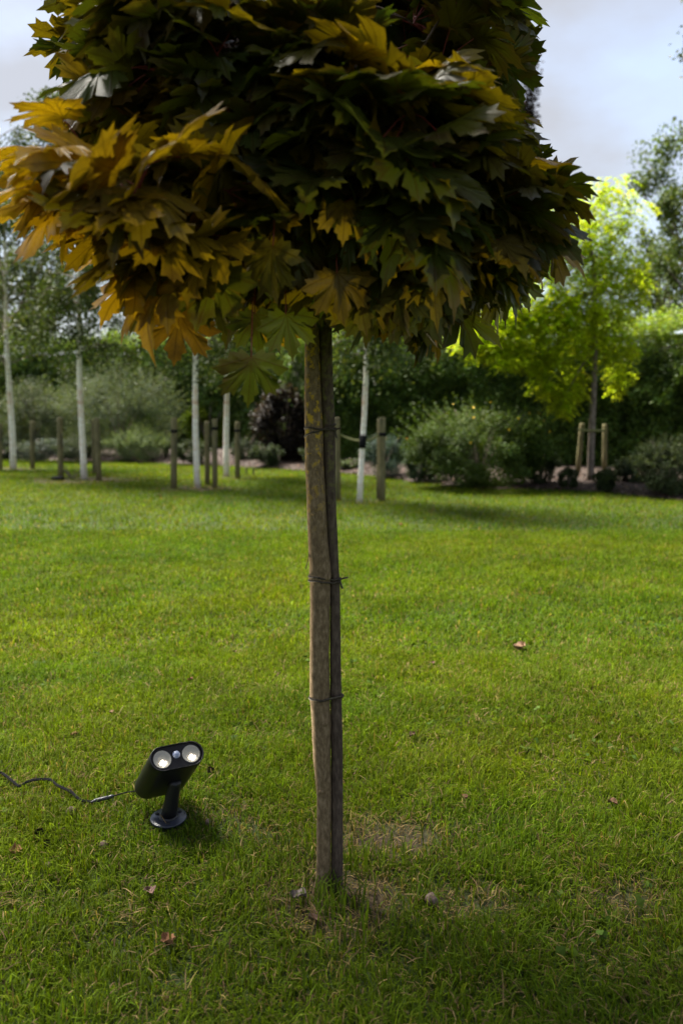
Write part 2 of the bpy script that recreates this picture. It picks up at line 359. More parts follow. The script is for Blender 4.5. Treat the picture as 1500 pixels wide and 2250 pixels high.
# broad-leaved weeds in the turf
n=900; y=rng.uniform(1.6,7,n); x=rng.uniform(-1,1,n)*(.42*y+.3); k=vnoise(np.stack([x,y],-1),1.6,31)>.55; x,y=x[k],y[k]
P=np.stack([x,y,rng.uniform(.02,.04,len(x))],-1); P=np.repeat(P,3,0)+rng.normal(0,.012,(len(P)*3,3))*[1,1,.3]
leafcloud(mb,P,.026,(.075,.12,.02),up=.8,aspect=.85,var=.2)
# longer tufts left round the trunk by the mower
r0=np.random.default_rng(77)
for (px,py,sp,cnt) in [(722,2000,.04,40),(755,2005,.04,30),(690,2000,.03,16),(620,1900,.08,60),(1180,2090,.3,160),(400,2150,.3,160),(760,2060,.08,60),(900,2100,.2,100),(800,1900,.1,80)]:
    c=gnd(px,py); n=cnt; B=np.array([c[0],c[1],0])+np.hstack([r0.normal(0,sp,(n,2)),np.zeros((n,1))])
    a=r0.uniform(0,6.28,n); H=np.stack([np.cos(a),np.sin(a),0*a],-1); S=np.stack([-H[:,1],H[:,0],0*a],-1)*.0019; L=r0.uniform(.05,.11,n)[:,None]; le=r0.uniform(.1,.9,n)[:,None]
    mid=B+H*L*le*.3+np.array([0,0,1])*L*.6; tip=B+H*L*le*.9+np.array([0,0,1])*L*(1-.3*le)
    V=np.stack([B-S,B+S,mid-S,mid+S,tip],1).reshape(-1,3); o=np.arange(n)[:,None]*5
    col=np.array([.075,.115,.010])*np.exp(r0.normal(0,.25,(n,1)))
    mb.add(V,[o+np.array([[0,1,3,2]]),o+np.array([[2,3,4]])],np.repeat(col,5,0))
kind(mb.build('grass',M_grass),'stuff','short green lawn grass with straw coloured blades')

# ------------------------------------------------------------------ the maple
YT=float(gnd(708,1964)[1])
base=gnd(708,1964); 
maple=thing('maple_tree','young round-headed maple with olive and orange leaves in the middle of the lawn','tree',base)
def at_obj(o,mb,name,mats,label=None):
    c=o.location; ob=mb.build(name,mats,None,label,loc=(c.x,c.y,c.z)); ob.location=(0,0,0); ob.parent=o; return ob
# centre x and width in photo pixels, down the trunk
tp=[(1975,703,44),(1950,708,36),(1917,710,31),(1830,711,30),(1750,712,31),(1680,708,36),(1617,706,39),(1585,706,41),(1560,704,40),(1533,703,42),(1480,702,41),(1437,702,40),(1350,703,41),(1283,703.5,42),(1268,703,47),(1250,703.5,44),(1180,698,40),(1100,695,39),(1020,691,38),(933,689.5,37),(850,687,33),(733,686,28),(650,690,27),(560,693,30)]
P=np.array([at(x,y,YT) for y,x,w_ in tp]); Rd=np.array([w_ for *_,w_ in tp])/2/848*1.02
P[:,1]=base[1]; P[0,2]=-.02
Ps=smooth_path(P,5); Rs=np.interp(np.linspace(0,len(P)-1,len(Ps)),np.arange(len(P)),Rd)
V,F=tube(Ps,Rs,26,bump=.012,seed=3); mb=MB().add(V,F)
# pruning scars and knots
for (px,py,s) in [(712,1590,.008),(700,1335,.006),(690,1128,.006),(716,1268,.010),(697,1480,.005),(705,1740,.005)]:
    c=at(px,py,base[1]-.021); u=np.linspace(0,math.pi,7)[:,None]; v=np.linspace(0,2*math.pi,12,endpoint=False)[None]
    Q=np.stack([np.sin(u)*np.cos(v)*s*1.2,np.cos(u)*s*.55+0*v,np.sin(u)*np.sin(v)*s],-1).reshape(-1,3)+c
    ii=np.arange(6)[:,None]*12; jj=np.arange(12)[None]; mb.add(Q,np.stack([ii+jj,ii+(jj+1)%12,ii+12+(jj+1)%12,ii+12+jj],-1).reshape(-1,4))
tk=at_obj(maple,mb,'trunk',M_bark)
mb=MB(); c=at(683,1215,base[1]-.01); V,F=tube(smooth_path([at(679,1200,base[1]),at(677,1228,base[1]-.01),at(671,1250,base[1]-.015)]),.0012,6); mb.add(V,F)
at_obj(maple,mb,'dead_twig',M_bark)
# leaf template
half=[(0,1.0),(.05,.87),(.12,.84),(.12,.74),(.21,.69),(.16,.56),(.125,.43),(.27,.60),(.35,.74),(.41,.66),(.60,.73),(.55,.60),(.67,.56),(.56,.49),(.56,.40),(.29,.25),(.48,.32),(.57,.35),(.78,.21),(.62,.14),(.64,.04),(.47,.04),(.42,-.10),(.27,-.08),(.20,-.17),(.07,-.06),(0,0.0)]
h=np.array(half); ol=np.vstack([h,(h[1:-1]*[-1,1])[::-1]]); nO=len(ol)
mid_=(ol-[0,.12])*.55+[0,.12]; T2=np.vstack([[[0,.12]],mid_,ol])
jj=np.arange(nO); LT=[np.stack([np.zeros(nO,int),1+(jj+1)%nO,1+jj],-1), np.stack([1+jj,1+(jj+1)%nO,1+nO+(jj+1)%nO,1+nO+jj],-1)]
def add_leaf(mb, B, A, N, s, col, edge, r):
    """B petiole end, A axis, N normal"""
    A=nrm(A); N=nrm(N-A*np.dot(N,A)); S=np.cross(A,N)
    x,y=T2[:,0]*r.uniform(.92,1.08),T2[:,1]; rr=np.hypot(x,y)
    z=-r.uniform(.02,.6)*rr**2 + r.uniform(-.1,.32)*abs(x)+ .055*np.sin(x*9+r.uniform(0,6))*rr+.06*np.sin(y*7+r.uniform(0,6))*rr + r.uniform(-.12,.12)*x*y
    x=x*(1-.15*r.random()*y)
    V=B+s*(x[:,None]*S+y[:,None]*A+z[:,None]*N)
    k=np.zeros(len(T2)); k[1+nO:]=1; k=(k*edge)[:,None]
    C=np.asarray(col)*(1-k)+np.array([.10,.045,.015])*k
    mb.add(V,LT,C,uv=T2)
r=np.random.default_rng(42)
Cc=np.array([base[0]-.01,base[1],2.12])
fo=MB(); br=MB()
limb0=P[-3]
tips=[]
def bez(a,b,c,n=7):
    t=np.linspace(0,1,n)[:,None]; return (1-t)**2*a+2*t*(1-t)*b+t*t*c
nodes=[]
NL=80
def crown_r(z,th):
    # wide low skirt swept out to the near left, a little higher on the right; narrower above it
    z=z-.05*max(0,math.cos(th-R(5)))
    a=1+.20*max(0,math.cos(th-R(200)))*(1 if z<1.85 else .0)-.2*max(0,math.cos(th-R(-35)))
    return a*np.interp(z,[1.45,1.6,1.68,1.78,1.92,2.1,2.4,2.65,2.8],[.30,.44,.50,.47,.36,.31,.38,.33,.12])
for k in range(NL):
    # limb ends spread over the head
    u_=(k*.618034)%1; z=1.67+1.12*u_**1.25; th=k*2.39996+r.uniform(-.2,.2); zf=(z-2.12)/.5
    rr_=crown_r(z,th)*r.uniform(.8,1.08); e=Cc+np.array([math.cos(th)*rr_,math.sin(th)*rr_,0]); e[2]=z
    s0=P[-1-(k%3)]+np.array([0,0,.03*(k%4)]); mid=(s0*.55+e*.45)+np.array([0,0,.04+.10*r.random()])
    if zf<0: mid[2]=max(mid[2],1.66)
    c=bez(s0,mid,e,8); V,F=tube(c,np.linspace(.0085,.0028,8),6); br.add(V,F); nodes.append((e,c[-1]-c[-2],zf))
    for q in range(4):   # twigs off the limb
        i0=3+q; b0=c[i0]; d=nrm(nrm(b0-Cc)*.8+nrm(r.normal(0,1,3))*.8); L=r.uniform(.09,.2); e2=b0+d*L
        if e2[2]<1.56: e2[2]=1.56+r.uniform(0,.05)
        V,F=tube(bez(b0,b0+d*L*.5+[0,0,.01],e2,5),np.linspace(.0028,.0016,5),5); br.add(V,F); nodes.append((e2,d,zf))
for (px_,py_,Y_) in [(250,400,1.52),(175,435,1.58),(320,450,1.6),(330,360,1.48),(200,350,1.66),(420,500,1.62),(150,380,1.7),(290,430,1.75),(240,460,1.75),(290,250,1.9),(310,50,1.95),(230,-10,2.2),(1060,60,2.3),(1040,160,2.2),(1090,-10,2.3),(980,20,2.0),(1000,230,2.1),
        (1060,370,2.1),(1105,400,2.15),(1020,490,2.25),(960,530,2.1),(1050,270,2.1),(1085,350,2.3),(960,640,1.9),(1080,460,1.8)]:
    e=at(px_,py_,Y_); s0=P[-2]+[0,0,.05]; c=bez(s0,s0*.5+e*.5+np.array([0,0,.07]),e,8); br.add(*tube(c,np.linspace(.007,.0025,8),6)); nodes.append((e,c[-1]-c[-2],-.5)); nodes.append((c[6]+r.normal(0,.03,3),c[-1]-c[-2],-.5))
    if px_<450: nodes.append((c[5]+r.normal(0,.04,3),c[-1]-c[-2],-.5))
at_obj(maple,br,'branches',noise_mat('maple_twig_bark',[(.03,.018,.012),(.09,.055,.035)],scale=(60,60,60),bump=.4))
cnt=0
for (e,d,zf) in nodes:
    rad=nrm(e-Cc); rh=nrm(np.array([rad[0],rad[1],0.])+1e-6)
    rel=np.linalg.norm((e-Cc)/[.6,.6,.6])
    if rel<.3: continue
    nl=r.integers(4,7)
    # colour by where it sits: left front autumn orange with sunlit glow painted in, the right still dark green
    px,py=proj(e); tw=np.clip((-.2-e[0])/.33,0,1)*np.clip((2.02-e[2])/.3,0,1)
    for q in range(nl):
        pd=nrm(rad*.75+nrm(r.normal(0,1,3))*.85+np.array([0,0,.12])); pl=r.uniform(.045,.10)
        B=e+pd*pl; low=e[2]<1.68 and np.hypot(e[0]-Cc[0],e[1]-Cc[1])<.42
        droop=r.uniform(-.25,.28)+(r.uniform(.1,1.3) if low else 0)
        A=nrm(rh*.9+pd*.7+nrm(r.normal(0,1,3))*.35-np.array([0,0,droop]))
        N=np.array([0,0,1.])+rad*.22+r.normal(0,.30,3)
        s=r.triangular(.07,.12,.15)
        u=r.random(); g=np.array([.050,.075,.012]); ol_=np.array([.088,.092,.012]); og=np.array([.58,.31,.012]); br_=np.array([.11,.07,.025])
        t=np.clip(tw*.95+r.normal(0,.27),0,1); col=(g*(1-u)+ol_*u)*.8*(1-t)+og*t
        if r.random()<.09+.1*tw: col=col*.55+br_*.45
        col=col*math.exp(r.normal(0,.16))
        mid=(e+B)/2+np.array([0,0,.006]); V,F=tube(np.array([e,mid,B]),[.0013,.0011,.0012],4,caps=False)
        fo.add(V,F,(.2,.02,.015),mat=1)
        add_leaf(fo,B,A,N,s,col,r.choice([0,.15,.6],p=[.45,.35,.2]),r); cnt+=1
# leaves hanging clear of the head on long stalks
for (px,py,Y,s,dx,red) in [(552,785,1.66,.100,.0,.0),(628,690,1.75,.095,.25,0),(905,668,1.85,.12,-.1,.1),(395,690,1.72,.105,-.15,.75),(1048,628,2.0,.105,.0,0),(1140,600,2.15,.10,.25,0),(800,660,1.8,.1,.1,.1),(330,655,1.75,.09,-.9,.3),(560,690,1.8,.09,.1,.0),(470,650,1.8,.1,-.2,.2),(740,600,1.7,.1,.2,.45),(600,540,1.6,.1,-.2,.25),(870,620,1.75,.11,.1,.15),(690,640,2.0,.09,.1,0)]:
    B=at(px,py,Y); A=np.array([dx,r.uniform(-.12,.12),-1.]); N=np.array([r.uniform(-.75,.75),-1.,.35])
    col=np.array([.085,.10,.013])*(1-red)+np.array([.30,.13,.014])*red
    top=B+np.array([-dx*.02,.05,.12]); V,F=tube(bez(top,(top+B)/2+np.array([0,0,.02]),B,6),.0013,5); fo.add(V,F,mat=1)
    add_leaf(fo,B,A,N,s,col,.3 if red>.5 else .1,r)
at_obj(maple,fo,'foliage',[M_maple,M_stem])
print('maple leaves',cnt)
# support pole tied to the trunk
sp=[(1990,740,26),(1917,740,26),(1750,740.5,25),(1617,739.5,25),(1533,738,24),(1437,736.5,23),(1283,736,19.5),(1250,734,19.5),(1100,726.5,22),(933,722.5,25),(850,718,25.5),(733,715,26),(640,713,26)]
P2=np.array([at(x,y,YT) for y,x,_ in sp]); P2[:,1]=base[1]+.004; P2[0,2]=-.03
Ps=smooth_path(P2,5); Rs=np.interp(np.linspace(0,len(P2)-1,len(Ps)),np.arange(len(P2)),np.array([w_ for *_,w_ in sp])/2/848)
o=MB().add(*tube(Ps,Rs,18,bump=.012,seed=8)).build('support_pole',M_stakebark,loc=(float(P2[1][0]),float(P2[1][1]),0))
tag(o,'slim brown support pole tied against the right side of the maple trunk','support pole')
# ties
def tie(py_l,py_r,label,tails,wraps=1,thick=.0028,tilt2=0):
    xl=np.interp(py_l,[t[0] for t in tp][::-1],[t[1]-t[2]/2 for t in tp][::-1]); xr=np.interp(py_r,[t[0] for t in sp][::-1],[t[1]+t[2]/2 for t in sp][::-1])
    a=at(xl,py_l,YT); b=at(xr,py_r,YT); a[1]=b[1]=base[1]; mb=MB()
    r1=(np.interp(py_l,[t[0] for t in tp][::-1],[t[2]/2 for t in tp][::-1]))/848; r2=(np.interp(py_r,[t[0] for t in sp][::-1],[t[2]/2 for t in sp][::-1]))/848
    c1=a+[r1,0,0]; c2=b-[r2,0,0]
    for w_ in range(wraps):
        pts=[]
        for t in np.linspace(math.pi/2,3*math.pi/2,9): pts.append(c1+np.array([math.cos(t)*(r1+.0022),-math.sin(t)*(r1+.0022)*1.0,0]))
        for t in np.linspace(-math.pi/2,math.pi/2,9): pts.append(c2+np.array([math.cos(t)*(r2+.0022),-math.sin(t)*(r2+.0022),0]))
        pts.append(pts[0]); pts=np.array(pts)
        pts[:,2]+=-w_*.009+ (pts[:,0]-c1[0])*tilt2*(w_)+.0015*np.sin(np.arange(len(pts))*1.3)
        mb.add(*tube(pts,thick,7,bump=.1,seed=w_))
    k=b+np.array([.001,-.006,0]); mb.add(*tube(np.array([k+[-.004,0,-.004],k,k+[.004,0,.004]]),[.003,.0055,.003],8))
    for (dx,dz) in tails: mb.add(*tube(smooth_path([k,k+[dx*.5,-.003,dz*.6],k+[dx,-.004,dz]],4),[.0022]*8+[.0016],6))
    o=mb.build('tree_tie',M_rope,loc=tuple(map(float,(c1+c2)/2))); return tag(o,label,'tree tie','ties round the maple trunk')
tie(940,944,'dark twisted tie wound twice round maple trunk and pole, crossing on yellow lichen',[(.014,.004),(.004,-.02)],2,.0022,.45)
tie(1265,1272,'dark tie just under the trunk swelling with two loose ends poking right',[(.021,.006),(.007,-.022)],2,.0022,.05)
tie(1532,1528,'plain tie nearest the grass with no loose ends, round trunk and pole',[],1,.003)
tie(690,694,'ragged dark tie highest on the maple trunk just under the leaves',[(.012,.012),(-.02,.006),(.01,-.02)],3,.0045,.3)

# ------------------------------------------------------------------ the spotlight
M_black=plain('black_aluminium',(.006,.006,.007),.42,spec=.35)
M_face=plain('black_face_plate',(.010,.010,.012),.3,spec=.4)
M_base=plain('black_base_paint',(.018,.021,.032),.33,spec=.5)
M_hole=plain('screw_hole_dark',(.002,.002,.002),.8)
M_refl=noise_mat('white_reflector',[(.22,.21,.18),(.30,.29,.25)],scale=(300,300,300),bump=.2,rough=.3)
M_led=plain('lit_led',(1,.95,.85),.3,emit=(1,.9,.75),es=14)
M_pir=plain('sensor_dome',(.20,.23,.32),.28)
lb=gnd(371,1815)
lamp=thing('garden_spotlight','black twin-lamp garden spotlight on a round base plate, aimed up at the maple','spotlight',(lb[0],lb[1],0))
sc=738.
axis=nrm([.36,-.66,.66]); ww=np.array([.98,.25,.22]); ww=nrm(ww-axis*np.dot(ww,axis)); nn=nrm(np.cross(ww,axis)); 
if nn[2]<0: nn=-nn
bz=.012
def lathe(c,ax,prof,n=28):
    ax=nrm(ax); u=nrm(np.cross(ax,[.3,1,.2])); v=np.cross(ax,u); a=np.linspace(0,2*math.pi,n,endpoint=False)
    V=np.concatenate([np.asarray(c)+ax*h_+rr_*(np.cos(a)[:,None]*u+np.sin(a)[:,None]*v) for rr_,h_ in prof])
    m=len(prof); i=np.arange(m-1)[:,None]*n; j=np.arange(n)[None]
    return V,np.stack([i+j,i+(j+1)%n,i+n+(j+1)%n,i+n+j],-1).reshape(-1,4)
bc=np.array([lb[0],lb[1],.026]); bax=nrm([.0,-.10,1])
at_obj(lamp,MB().add(*lathe(bc,bax,[(.0001,-.003),(.051,-.003),(.0535,-.001),(.0535,.0025),(.052,.004),(.0001,.0045)],48)),'base_plate',M_base)
for a in (25,145,265):
    h_=bc+np.array([math.cos(R(a+15))*.038,math.sin(R(a+15))*.038,.0047+.0*1]); h_[2]+=(-.10)*-(h_[1]-bc[1])*1.0
    pl=[p for p in lamp.children if p.name.startswith('base_plate')][0]
    e=MB().add(*lathe(h_,bax,[(.0001,.0006),(.0062,.0006),(.0062,-.001)],18)).build('screw_hole',M_hole,None,None,loc=(lb[0],lb[1],0)); e.location=(0,0,0); e.parent=pl
Tt=at(384,1722,lb[1]-.004)
pp=np.array([bc+[0,0,.002],bc*.7+Tt*.3,bc*.3+Tt*.7,Tt,Tt+(Tt-bc)*.12]); V,F=tube(pp,[.0235,.022,.020,.019,.018],24)
at_obj(lamp,MB().add(V,F).add(*lathe(bc+[0,0,.004],bax,[(.028,0),(.0275,.003),(.022,.006)],28)),'pole',M_black)
# body: stadium section swept along the axis
HW,HT,RW=.079,.036,.036     # half width, half thickness
def stad(n=18):
    a=np.linspace(-math.pi/2,math.pi/2,n); R_=np.stack([HW-RW+RW*np.cos(a),RW*np.sin(a)],-1); L_=np.stack([-(HW-RW)-RW*np.cos(a),-RW*np.sin(a)],-1); return np.vstack([R_,L_])
Fc=at(388,1655,2.36)     # first guess for the face centre, set so that the body passes behind the pole head
mid=Tt+nn*(HT+.004)
# slide along the axis until the face projects onto the photographed height
best=min(np.linspace(-.05,.3,351),key=lambda t:abs(proj(mid+axis*t)[1]-1660))
Fc=mid+axis*best; shift=(388-proj(Fc)[0])/sc; Fc=Fc+ww*shift*.9
LB=.245; S=stad()
def sect(k,t): return Fc+axis*t+(S[:,0:1]*k)*ww+(S[:,1:2]*k)*nn
def loft(secs,close0=True,close1=True):
    n=len(secs[0]); V=np.concatenate(secs); m=len(secs); i=np.arange(m-1)[:,None]*n; j=np.arange(n)[None]
    Fs=[np.stack([i+j,i+(j+1)%n,i+n+(j+1)%n,i+n+j],-1).reshape(-1,4)]
    if close0: Fs.append(np.arange(n)[None,::-1])
    if close1: Fs.append((np.arange(n)+(m-1)*n)[None])
    return V,Fs
V,F=loft([sect(.86,-LB),sect(.95,-LB+.002),sect(.99,-LB+.007),sect(1,-LB+.014),sect(1,-.03),sect(1,.004),sect(.985,.006),sect(.955,.006),sect(.95,.003),sect(.945,-.006),sect(.94,-.007)])
hs=at_obj(lamp,MB().add(V,F),'housing',M_black)
V,F=loft([sect(.935,-.0065),sect(.935,-.0035),sect(.925,-.0025)]); fp=at_obj(lamp,MB().add(V,F,smooth=False),'front_panel',M_face)
for sg in (-1,1):
    c=Fc+ww*sg*.0425+axis*-.0022
    lens=at_obj(lamp,MB().add(*lathe(c,axis,[(.0262,-.0010),(.0260,.0016),(.0252,.0018),(.0235,.0010),(.017,.0006),(.011,.0005),(.0001,.0005)],36)),'reflector',M_refl)
    for (a,b) in [(-.006,-.008),(.001,-.012),(-.001,-.0045),(.007,-.0085)]:
        q=c+ww*a+nn*b*1.35+axis*.0007
        e=MB().add(*lathe(q,axis,[(.0030,0),(.0027,.0018),(.0001,.0025)],12)).build('led',M_led,None,None,loc=(lb[0],lb[1],0)); e.location=(0,0,0); e.parent=lens
c=Fc+nn*.006+axis*-.003
at_obj(lamp,MB().add(*lathe(c,axis,[(.0112,0),(.0109,.003),(.009,.006),(.005,.0078),(.0001,.0085)],28)),'motion_sensor',M_pir)
for sg in (-1,1):
    ld=bpy.data.lights.new('spot','SPOT'); ld.energy=10; ld.spot_size=R(95); ld.spot_blend=.8; ld.color=(1,.88,.66); ld.shadow_soft_size=.02
    lo=bpy.data.objects.new('lamp_beam',ld); SC.collection.objects.link(lo); lo.location=tuple(Fc+ww*sg*.0425+axis*.012)
    lo.rotation_euler=Vector(axis).to_track_quat('-Z','Y').to_euler()
# cable
be=Fc-axis*(LB*.97)-ww*.05+nn*-.008
cp=[(0,1697,.04),(12,1703,.04),(28,1716,.04),(43,1727,.035),(60,1718,.04),(80,1713,.045),(110,1713,.045),(124,1724,.042),(140,1732,.04),(157,1740,.036),(170,1752,.034),(182,1759,.03),(205,1762,.03)]
pth=np.array([gnd(-700,1790,.02),gnd(-420,1740,.02),gnd(-160,1668,.03),gnd(-50,1678,.038)]+[gnd(a,b,c_) for a,b,c_ in cp]); pc=smooth_path(pth,5)
cable=thing('power_cable','thin black twin cable snaking through the grass from the left to the spotlight','cable',tuple(pc[len(pc)//2]))
off=np.array([0,.0014,.0014])
at_obj(cable,MB().add(*tube(pc+off,.0026,8)).add(*tube(pc-off,.0026,8)),'cord',M_rubber)
g0,g1,g2=gnd(203,1763,.03),gnd(215,1758,.032),gnd(250,1749,.036)
pl=smooth_path([gnd(200,1763,.03),g1,gnd(232,1754,.034),g2],8); t=np.linspace(0,1,len(pl))
rad=np.where(t<.15,.0035,np.where(t<.7,.0062,.0052+.0010*(np.sin(t*110)>0)))
at_obj(cable,MB().add(*tube(pl,rad,12)),'plug_connector',plain('connector',(.02,.021,.025),.35))
at_obj(cable,MB().add(*tube(smooth_path([g2,gnd(270,1743,.05),gnd(286,1740,.06),be],8),.0021,8)),'lead',M_rubber)

# ------------------------------------------------------------------ windfall on the lawn
def blob(c,rr,seed,n=14):
    r_=np.random.default_rng(seed); u=np.linspace(0,math.pi,9)[:,None]; v=np.linspace(0,2*math.pi,n,endpoint=False)[None]
    k=1+.06*np.sin(3*v+seed)*np.sin(u)+.04*r_.normal(0,1,(9,n)); k[0]=k[0,0]; k[-1]=k[-1,0]
    Q=np.stack([np.sin(u)*np.cos(v)*k*rr[0],np.sin(u)*np.sin(v)*k*rr[1],np.cos(u)*k*rr[2]+0*v],-1).reshape(-1,3)+c
    ii=np.arange(8)[:,None]*n; jj=np.arange(n)[None]; return Q,np.stack([ii+jj,ii+(jj+1)%n,ii+n+(jj+1)%n,ii+n+jj],-1).reshape(-1,4)
M_nut=noise_mat('nut_husk',[(.05,.03,.022),(.12,.08,.06),(.2,.15,.12)],scale=(90,90,90),bump=.6,bdist=.003)
M_shell=noise_mat('nut_shell_pale',[(.10,.06,.035),(.3,.2,.12)],scale=(120,120,120),bump=.6,bdist=.003)
M_dead=vcol_mat('dead_leaf',rough=.7,mulnoise=60)
for i,(px,py,rr,lab) in enumerate([(157,1785,.016,'largest grey-brown walnut in the grass just left of the spotlight, a straw blade on it'),
        (228,1858,.0125,'small round grey nut in the grass below left of the spotlight'),
        (948,1978,.017,'pinkish brown walnut in the shaded grass right of the support pole'),
        (458,1806,.009,'tiny dark nut in the grass just right of the spotlight base'),
        (106,1902,.009,'dark nut half sunk in the grass at the far left below the open shell')]):
    c=gnd(px,py,.022); o=MB().add(*blob(c,(rr,rr,rr*1.12),i+2)).build('walnut',M_nut,loc=tuple(map(float,c))); tag(o,lab,'nut','fallen walnuts in the grass')
M_in=plain('shell_inside',(.02,.008,.006),.6)
for i,(px,py,rr,lab) in enumerate([(87,1833,.017,'open empty walnut shell with dark red-brown inside, at left in the grass'),(103,1852,.011,'broken shell piece just right of the open walnut shell'),(463,1692,.012,'pale shell half with brown inside right of the spotlight head')]):
    c=gnd(px,py,.038); t=thing('walnut_shell',lab,'nut shell',tuple(c),'empty walnut shells')
    V,F=blob(c,(rr,rr,rr*1.1),i+9); k=(V-c)@nrm([.25,-.55,.8])>rr*.45; F=F[~k[F].any(1)]
    at_obj(t,MB().add(V,F),'shell',M_shell); V2,F2=blob(c,(rr*.9,rr*.9,rr),i+9); F2=F2[~k[F2].any(1)]; at_obj(t,MB().add(V2,F2),'shell_inside',M_in)
def deadleaf(px,py,s,col,lab,seed,z=.030):
    s=s*.8; col=tuple(.7*q for q in col)
    r_=np.random.default_rng(seed); c=gnd(px,py,z); a=r_.uniform(0,6.28); A=np.array([math.cos(a),math.sin(a),r_.uniform(-.2,.3)]); m_=MB()
    n1=9; t=np.linspace(0,1,n1); wv=np.sin(t*math.pi)**.7*(.42+.06*np.sin(t*20)); S_=nrm(np.cross(A,[0,0,1])); A=nrm(A)
    V=[]; 
    for k in range(n1):
        for e in (-1,-.5,0,.5,1): V.append(c+s*((t[k]-.5)*A+wv[k]*e*S_+np.array([0,0,1])*(abs(e)**1.6*.28+.12*math.sin(t[k]*5+seed)+.04*r_.normal())))
    ii=np.arange(n1-1)[:,None]*5; jj=np.arange(4)[None]
    m_.add(V,np.stack([ii+jj,ii+jj+1,ii+jj+6,ii+jj+5],-1).reshape(-1,4),col)
    tag(m_.build('dead_leaf',M_dead,loc=tuple(map(float,c))),lab,'dead leaf','dry leaves lying on the lawn')
for i,a in enumerate([(1140,1423,.085,(.36,.22,.13),'largest curled tan leaf, out on the lawn to the right'),(418,1494,.035,(.30,.13,.08),'small red-brown leaf on the lawn beyond the spotlight'),
    (516,1433,.035,(.25,.12,.10),'small purple-brown leaf left of the trunk, the farthest of those near it'),(163,1615,.035,(.36,.2,.09),'orange-brown leaf scrap above left of the spotlight'),
    (246,1565,.03,(.42,.26,.15),'pale upright leaf scrap in the grass above the spotlight'),(35,1872,.05,(.40,.21,.09),'orange leaf at the left edge below the open walnut shell'),
    (370,2068,.05,(.34,.17,.08),'tan leaf in the shaded foreground below the spotlight'),(655,1970,.055,(.20,.16,.14),'grey leaf lying left of the foot of the maple trunk'),
    (905,1615,.035,(.12,.06,.04),'dark leaf right of the support pole in mid lawn'),(950,1457,.03,(.15,.07,.05),'dark scrap of leaf on the lawn well right of the trunk'),
    (1020,1752,.03,(.4,.2,.13),'tiny orange leaf scrap on the shaded grass at right'),(880,1153,.06,(.35,.16,.06),'orange leaf on the far lawn in front of the stakes'),
    (352,1090,.08,(.4,.28,.1),'pale yellow leaf on the far lawn left of the third birch'),(690,2020,.04,(.22,.13,.09),'brown leaf on bare soil in front of the trunk'),(330,1960,.045,(.22,.13,.10),'dull brown leaf in the shade below the spotlight base'),
    (1345,1765,.04,(.2,.1,.06),'red-brown leaf at the right in shaded grass')]):
    deadleaf(a[0],a[1],a[2],a[3],a[4],i+3)

# ------------------------------------------------------------------ posts, ties and birches
def post(px,py,top,wpx,label,lean=0.,z=0.,group='round wooden stakes beside the young trees',Y=None):
    b=gnd(px,py,z); k=F_PX/(b[1]*ct+(CAM_H-z)*st); t=at(px+lean,top,b[1]); t[1]=b[1]; rr=wpx/2/k
    P_=np.array([b-[0,0,.05],b+(t-b)*.3,b+(t-b)*.7,t-[0,0,.02],t]); V,F=tube(P_,[rr*1.03,rr*1.02,rr,rr*.99,rr*.86],14,bump=.015,seed=int(px))
    o=MB().add(V,F).build('wooden_stake',M_post,loc=tuple(map(float,b))); return tag(o,label,'stake',group),b,t,rr
posts={}
for k,(px,py,top,wp,lab,lean) in dict(
 a=(72,1031,926,10,'stake right of the leftmost birch',0),
 b=(2,1033,930,8,'stake cut by the left edge of the picture, left of the leftmost birch',0),
 c=(134,1052,917,12,'stake left of the second birch from the left, dark roots at its foot',-2),
 d=(218,1056,918,12,'thicker front stake of the pair right of the second birch from the left',-5),
 e=(208,1043,922,9,'thinner back stake of the pair right of the second birch from the left',-3),
 f=(382,1073,917,14,'stake left of the third birch, standing alone',1),
 g=(456,1067,926,11,'back stake of the pair right of the third birch, next to its trunk',-1),
 h=(472,1073,921,12,'front stake of the pair right of the third birch, dark strap down its side',0),
 i=(522,1053,927,11,'stake right of the fourth birch, before the dark shrub',0),
 j=(743,1101,917,12,'stake just right of the maple support pole, tied to the forked birch',-3),
 k=(831,1098,921,9,'thin back stake of the pair right of the forked birch',2),
 l=(839,1104,917,15,'thick front stake of the pair right of the forked birch',0)).items():
    posts[k]=post(px,py,top,wp,lab,lean)
posts['m']=post(1268,1042,930,11,'leaning stake left of the golden tree',10,z=.1)
posts['n']=post(1327,1035,932,11,'upright stake right of the golden tree',1,z=.1)
def small_tree_strap(p,q,name_label,drop=.05,w_=.03):
    c=bez(p,(p+q)/2-np.array([0,0,drop]),q,9); mb=MB(); V=[];
    for x in c: V+= [x+[0,0,w_/2],x-[0,0,w_/2],x+[0,.006,-w_/2],x+[0,.006,w_/2]]
    m=len(c); ii=np.arange(m-1)[:,None]*4; jj=np.arange(4)[None]
    mb.add(V,np.stack([ii+jj,ii+(jj+1)%4,ii+4+(jj+1)%4,ii+4+jj],-1).reshape(-1,4))
    return mb
M_bleaf=M_leaf
